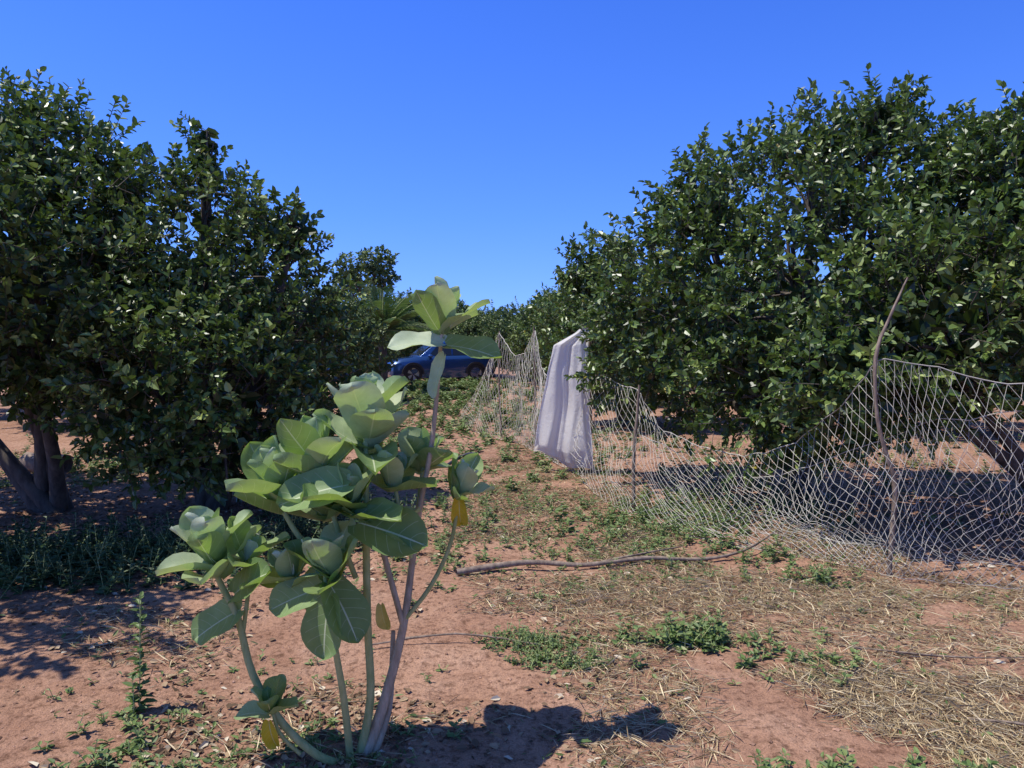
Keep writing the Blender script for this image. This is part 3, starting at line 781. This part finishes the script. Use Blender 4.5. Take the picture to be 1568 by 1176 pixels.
scatter_flat('grass_sprigs', [(.0, 3.4, 2.5, 5.6, 1800, .05), (-.6, 1.5, 5, 10, 6000, -.05), (-2.5, 0, 2.5, 4.5, 900, .1), (1, 3, 5.5, 7.5, 3000, -.1)], M_weed, (.02, .06), (.05, .2), .2, .02)
# dirt clods and pebbles
A = Acc()
oct_ = nrm(np.array([(1, 0, 0), (0, 1, 0), (-1, 0, 0), (0, -1, 0), (0, 0, 1), (0, 0, -1), (.7, .7, .6), (-.7, .7, .6), (-.7, -.7, .6), (.7, -.7, .6)]))
Fo = [(4, 9, 0, 6), (4, 6, 1, 7), (4, 7, 2, 8), (4, 8, 3, 9), (5, 1, 6, 0), (5, 2, 7, 1), (5, 3, 8, 2), (5, 0, 9, 3)]
for i in range(4500):
    y = random.uniform(2.4, 7.5) if i % 4 else random.uniform(2.4, 4.2); x = random.uniform(-.75, .75)*y
    r = .003+.010*random.random()**4
    Vp = oct_*np.array([random.uniform(.7, 1.4), random.uniform(.7, 1.4), random.uniform(.5, .9)])*r*rng.uniform(.8, 1.2, (10, 1))
    A.add(Vp+np.array([x, y, ground_z(x, y)+r*.1]), Fo, random.random())
M_clod = leaf_material('dirt_clod', [(0, (.18, .10, .065)), (.97, (.46, .27, .19)), (1, (.5, .38, .30))], rough=.95, transl=0, under=(.36, .21, .14), spec=.1)
obj('dirt_clods', A.mesh('dirt_clods', [M_clod]))

# ------------------------------------------------------------------ light, sky, camera
sd = Vector((-1, -.20, 0)).normalized(); el = R(65)
sunv = Vector((sd.x*math.cos(el), sd.y*math.cos(el), math.sin(el)))
sl = bpy.data.lights.new('sun', 'SUN'); sl.energy = 5.0; sl.angle = R(.5); sl.color = (1, .96, .88)
so = bpy.data.objects.new('sun', sl); link(so); so.location = (-10, 0, 20)
so.rotation_euler = (-sunv).to_track_quat('-Z', 'Y').to_euler()
w = bpy.data.worlds.new('World'); scene.world = w; w.use_nodes = True
nt = w.node_tree; nt.nodes.clear()
sky = N(nt, 'ShaderNodeTexSky', sky_type='NISHITA'); sky.sun_disc = False
sky.sun_elevation = el; sky.sun_rotation = math.atan2(sd.x, sd.y) % (2*math.pi)
sky.air_density = 1.0; sky.dust_density = .3; sky.ozone_density = 3.0
tc = N(nt, 'ShaderNodeTexCoord'); sp_ = N(nt, 'ShaderNodeSeparateXYZ'); nt.links.new(tc.outputs['Generated'], sp_.inputs[0])
cb = N(nt, 'ShaderNodeCombineXYZ')
nt.links.new(sp_.outputs[0], cb.inputs[0]); nt.links.new(sp_.outputs[1], cb.inputs[1])
nt.links.new(mathn(nt, 'MULTIPLY_ADD', mathn(nt, 'MAXIMUM', sp_.outputs[2], 0.0), .9, .11), cb.inputs[2])   # less haze at the horizon
nt.links.new(cb.outputs[0], sky.inputs[0])
tr = ramp(nt, [(0, (.42, .54, .98)), (.16, (.30, .49, .98)), (.42, (.21, .41, 1.0)), (.6, (.22, .36, .66)), (1, (.22, .30, .46))], sp_.outputs[2])
tint = mixc(nt, 1.0, sky.outputs[0], tr.outputs[0], 'MULTIPLY')
bg = N(nt, 'ShaderNodeBackground'); bg.inputs[1].default_value = .12
sc = N(nt, 'ShaderNodeVectorMath', operation='SCALE'); sc.inputs['Scale'].default_value = 2.15
nt.links.new(tint, sc.inputs[0])
wo = N(nt, 'ShaderNodeOutputWorld')
nt.links.new(sc.outputs[0], bg.inputs[0]); nt.links.new(bg.outputs[0], wo.inputs[0])

cam = bpy.data.cameras.new('camera'); co_ = bpy.data.objects.new('camera', cam); link(co_)
cam.sensor_width = 36; cam.lens = 26.7; cam.clip_end = 3000; cam.clip_start = .05
co_.location = (0, 0, 1.6); co_.rotation_euler = (R(90-3.1), 0, 0)
scene.camera = co_
scene.view_settings.view_transform = 'Standard'; scene.view_settings.look = 'None'; scene.view_settings.exposure = 0
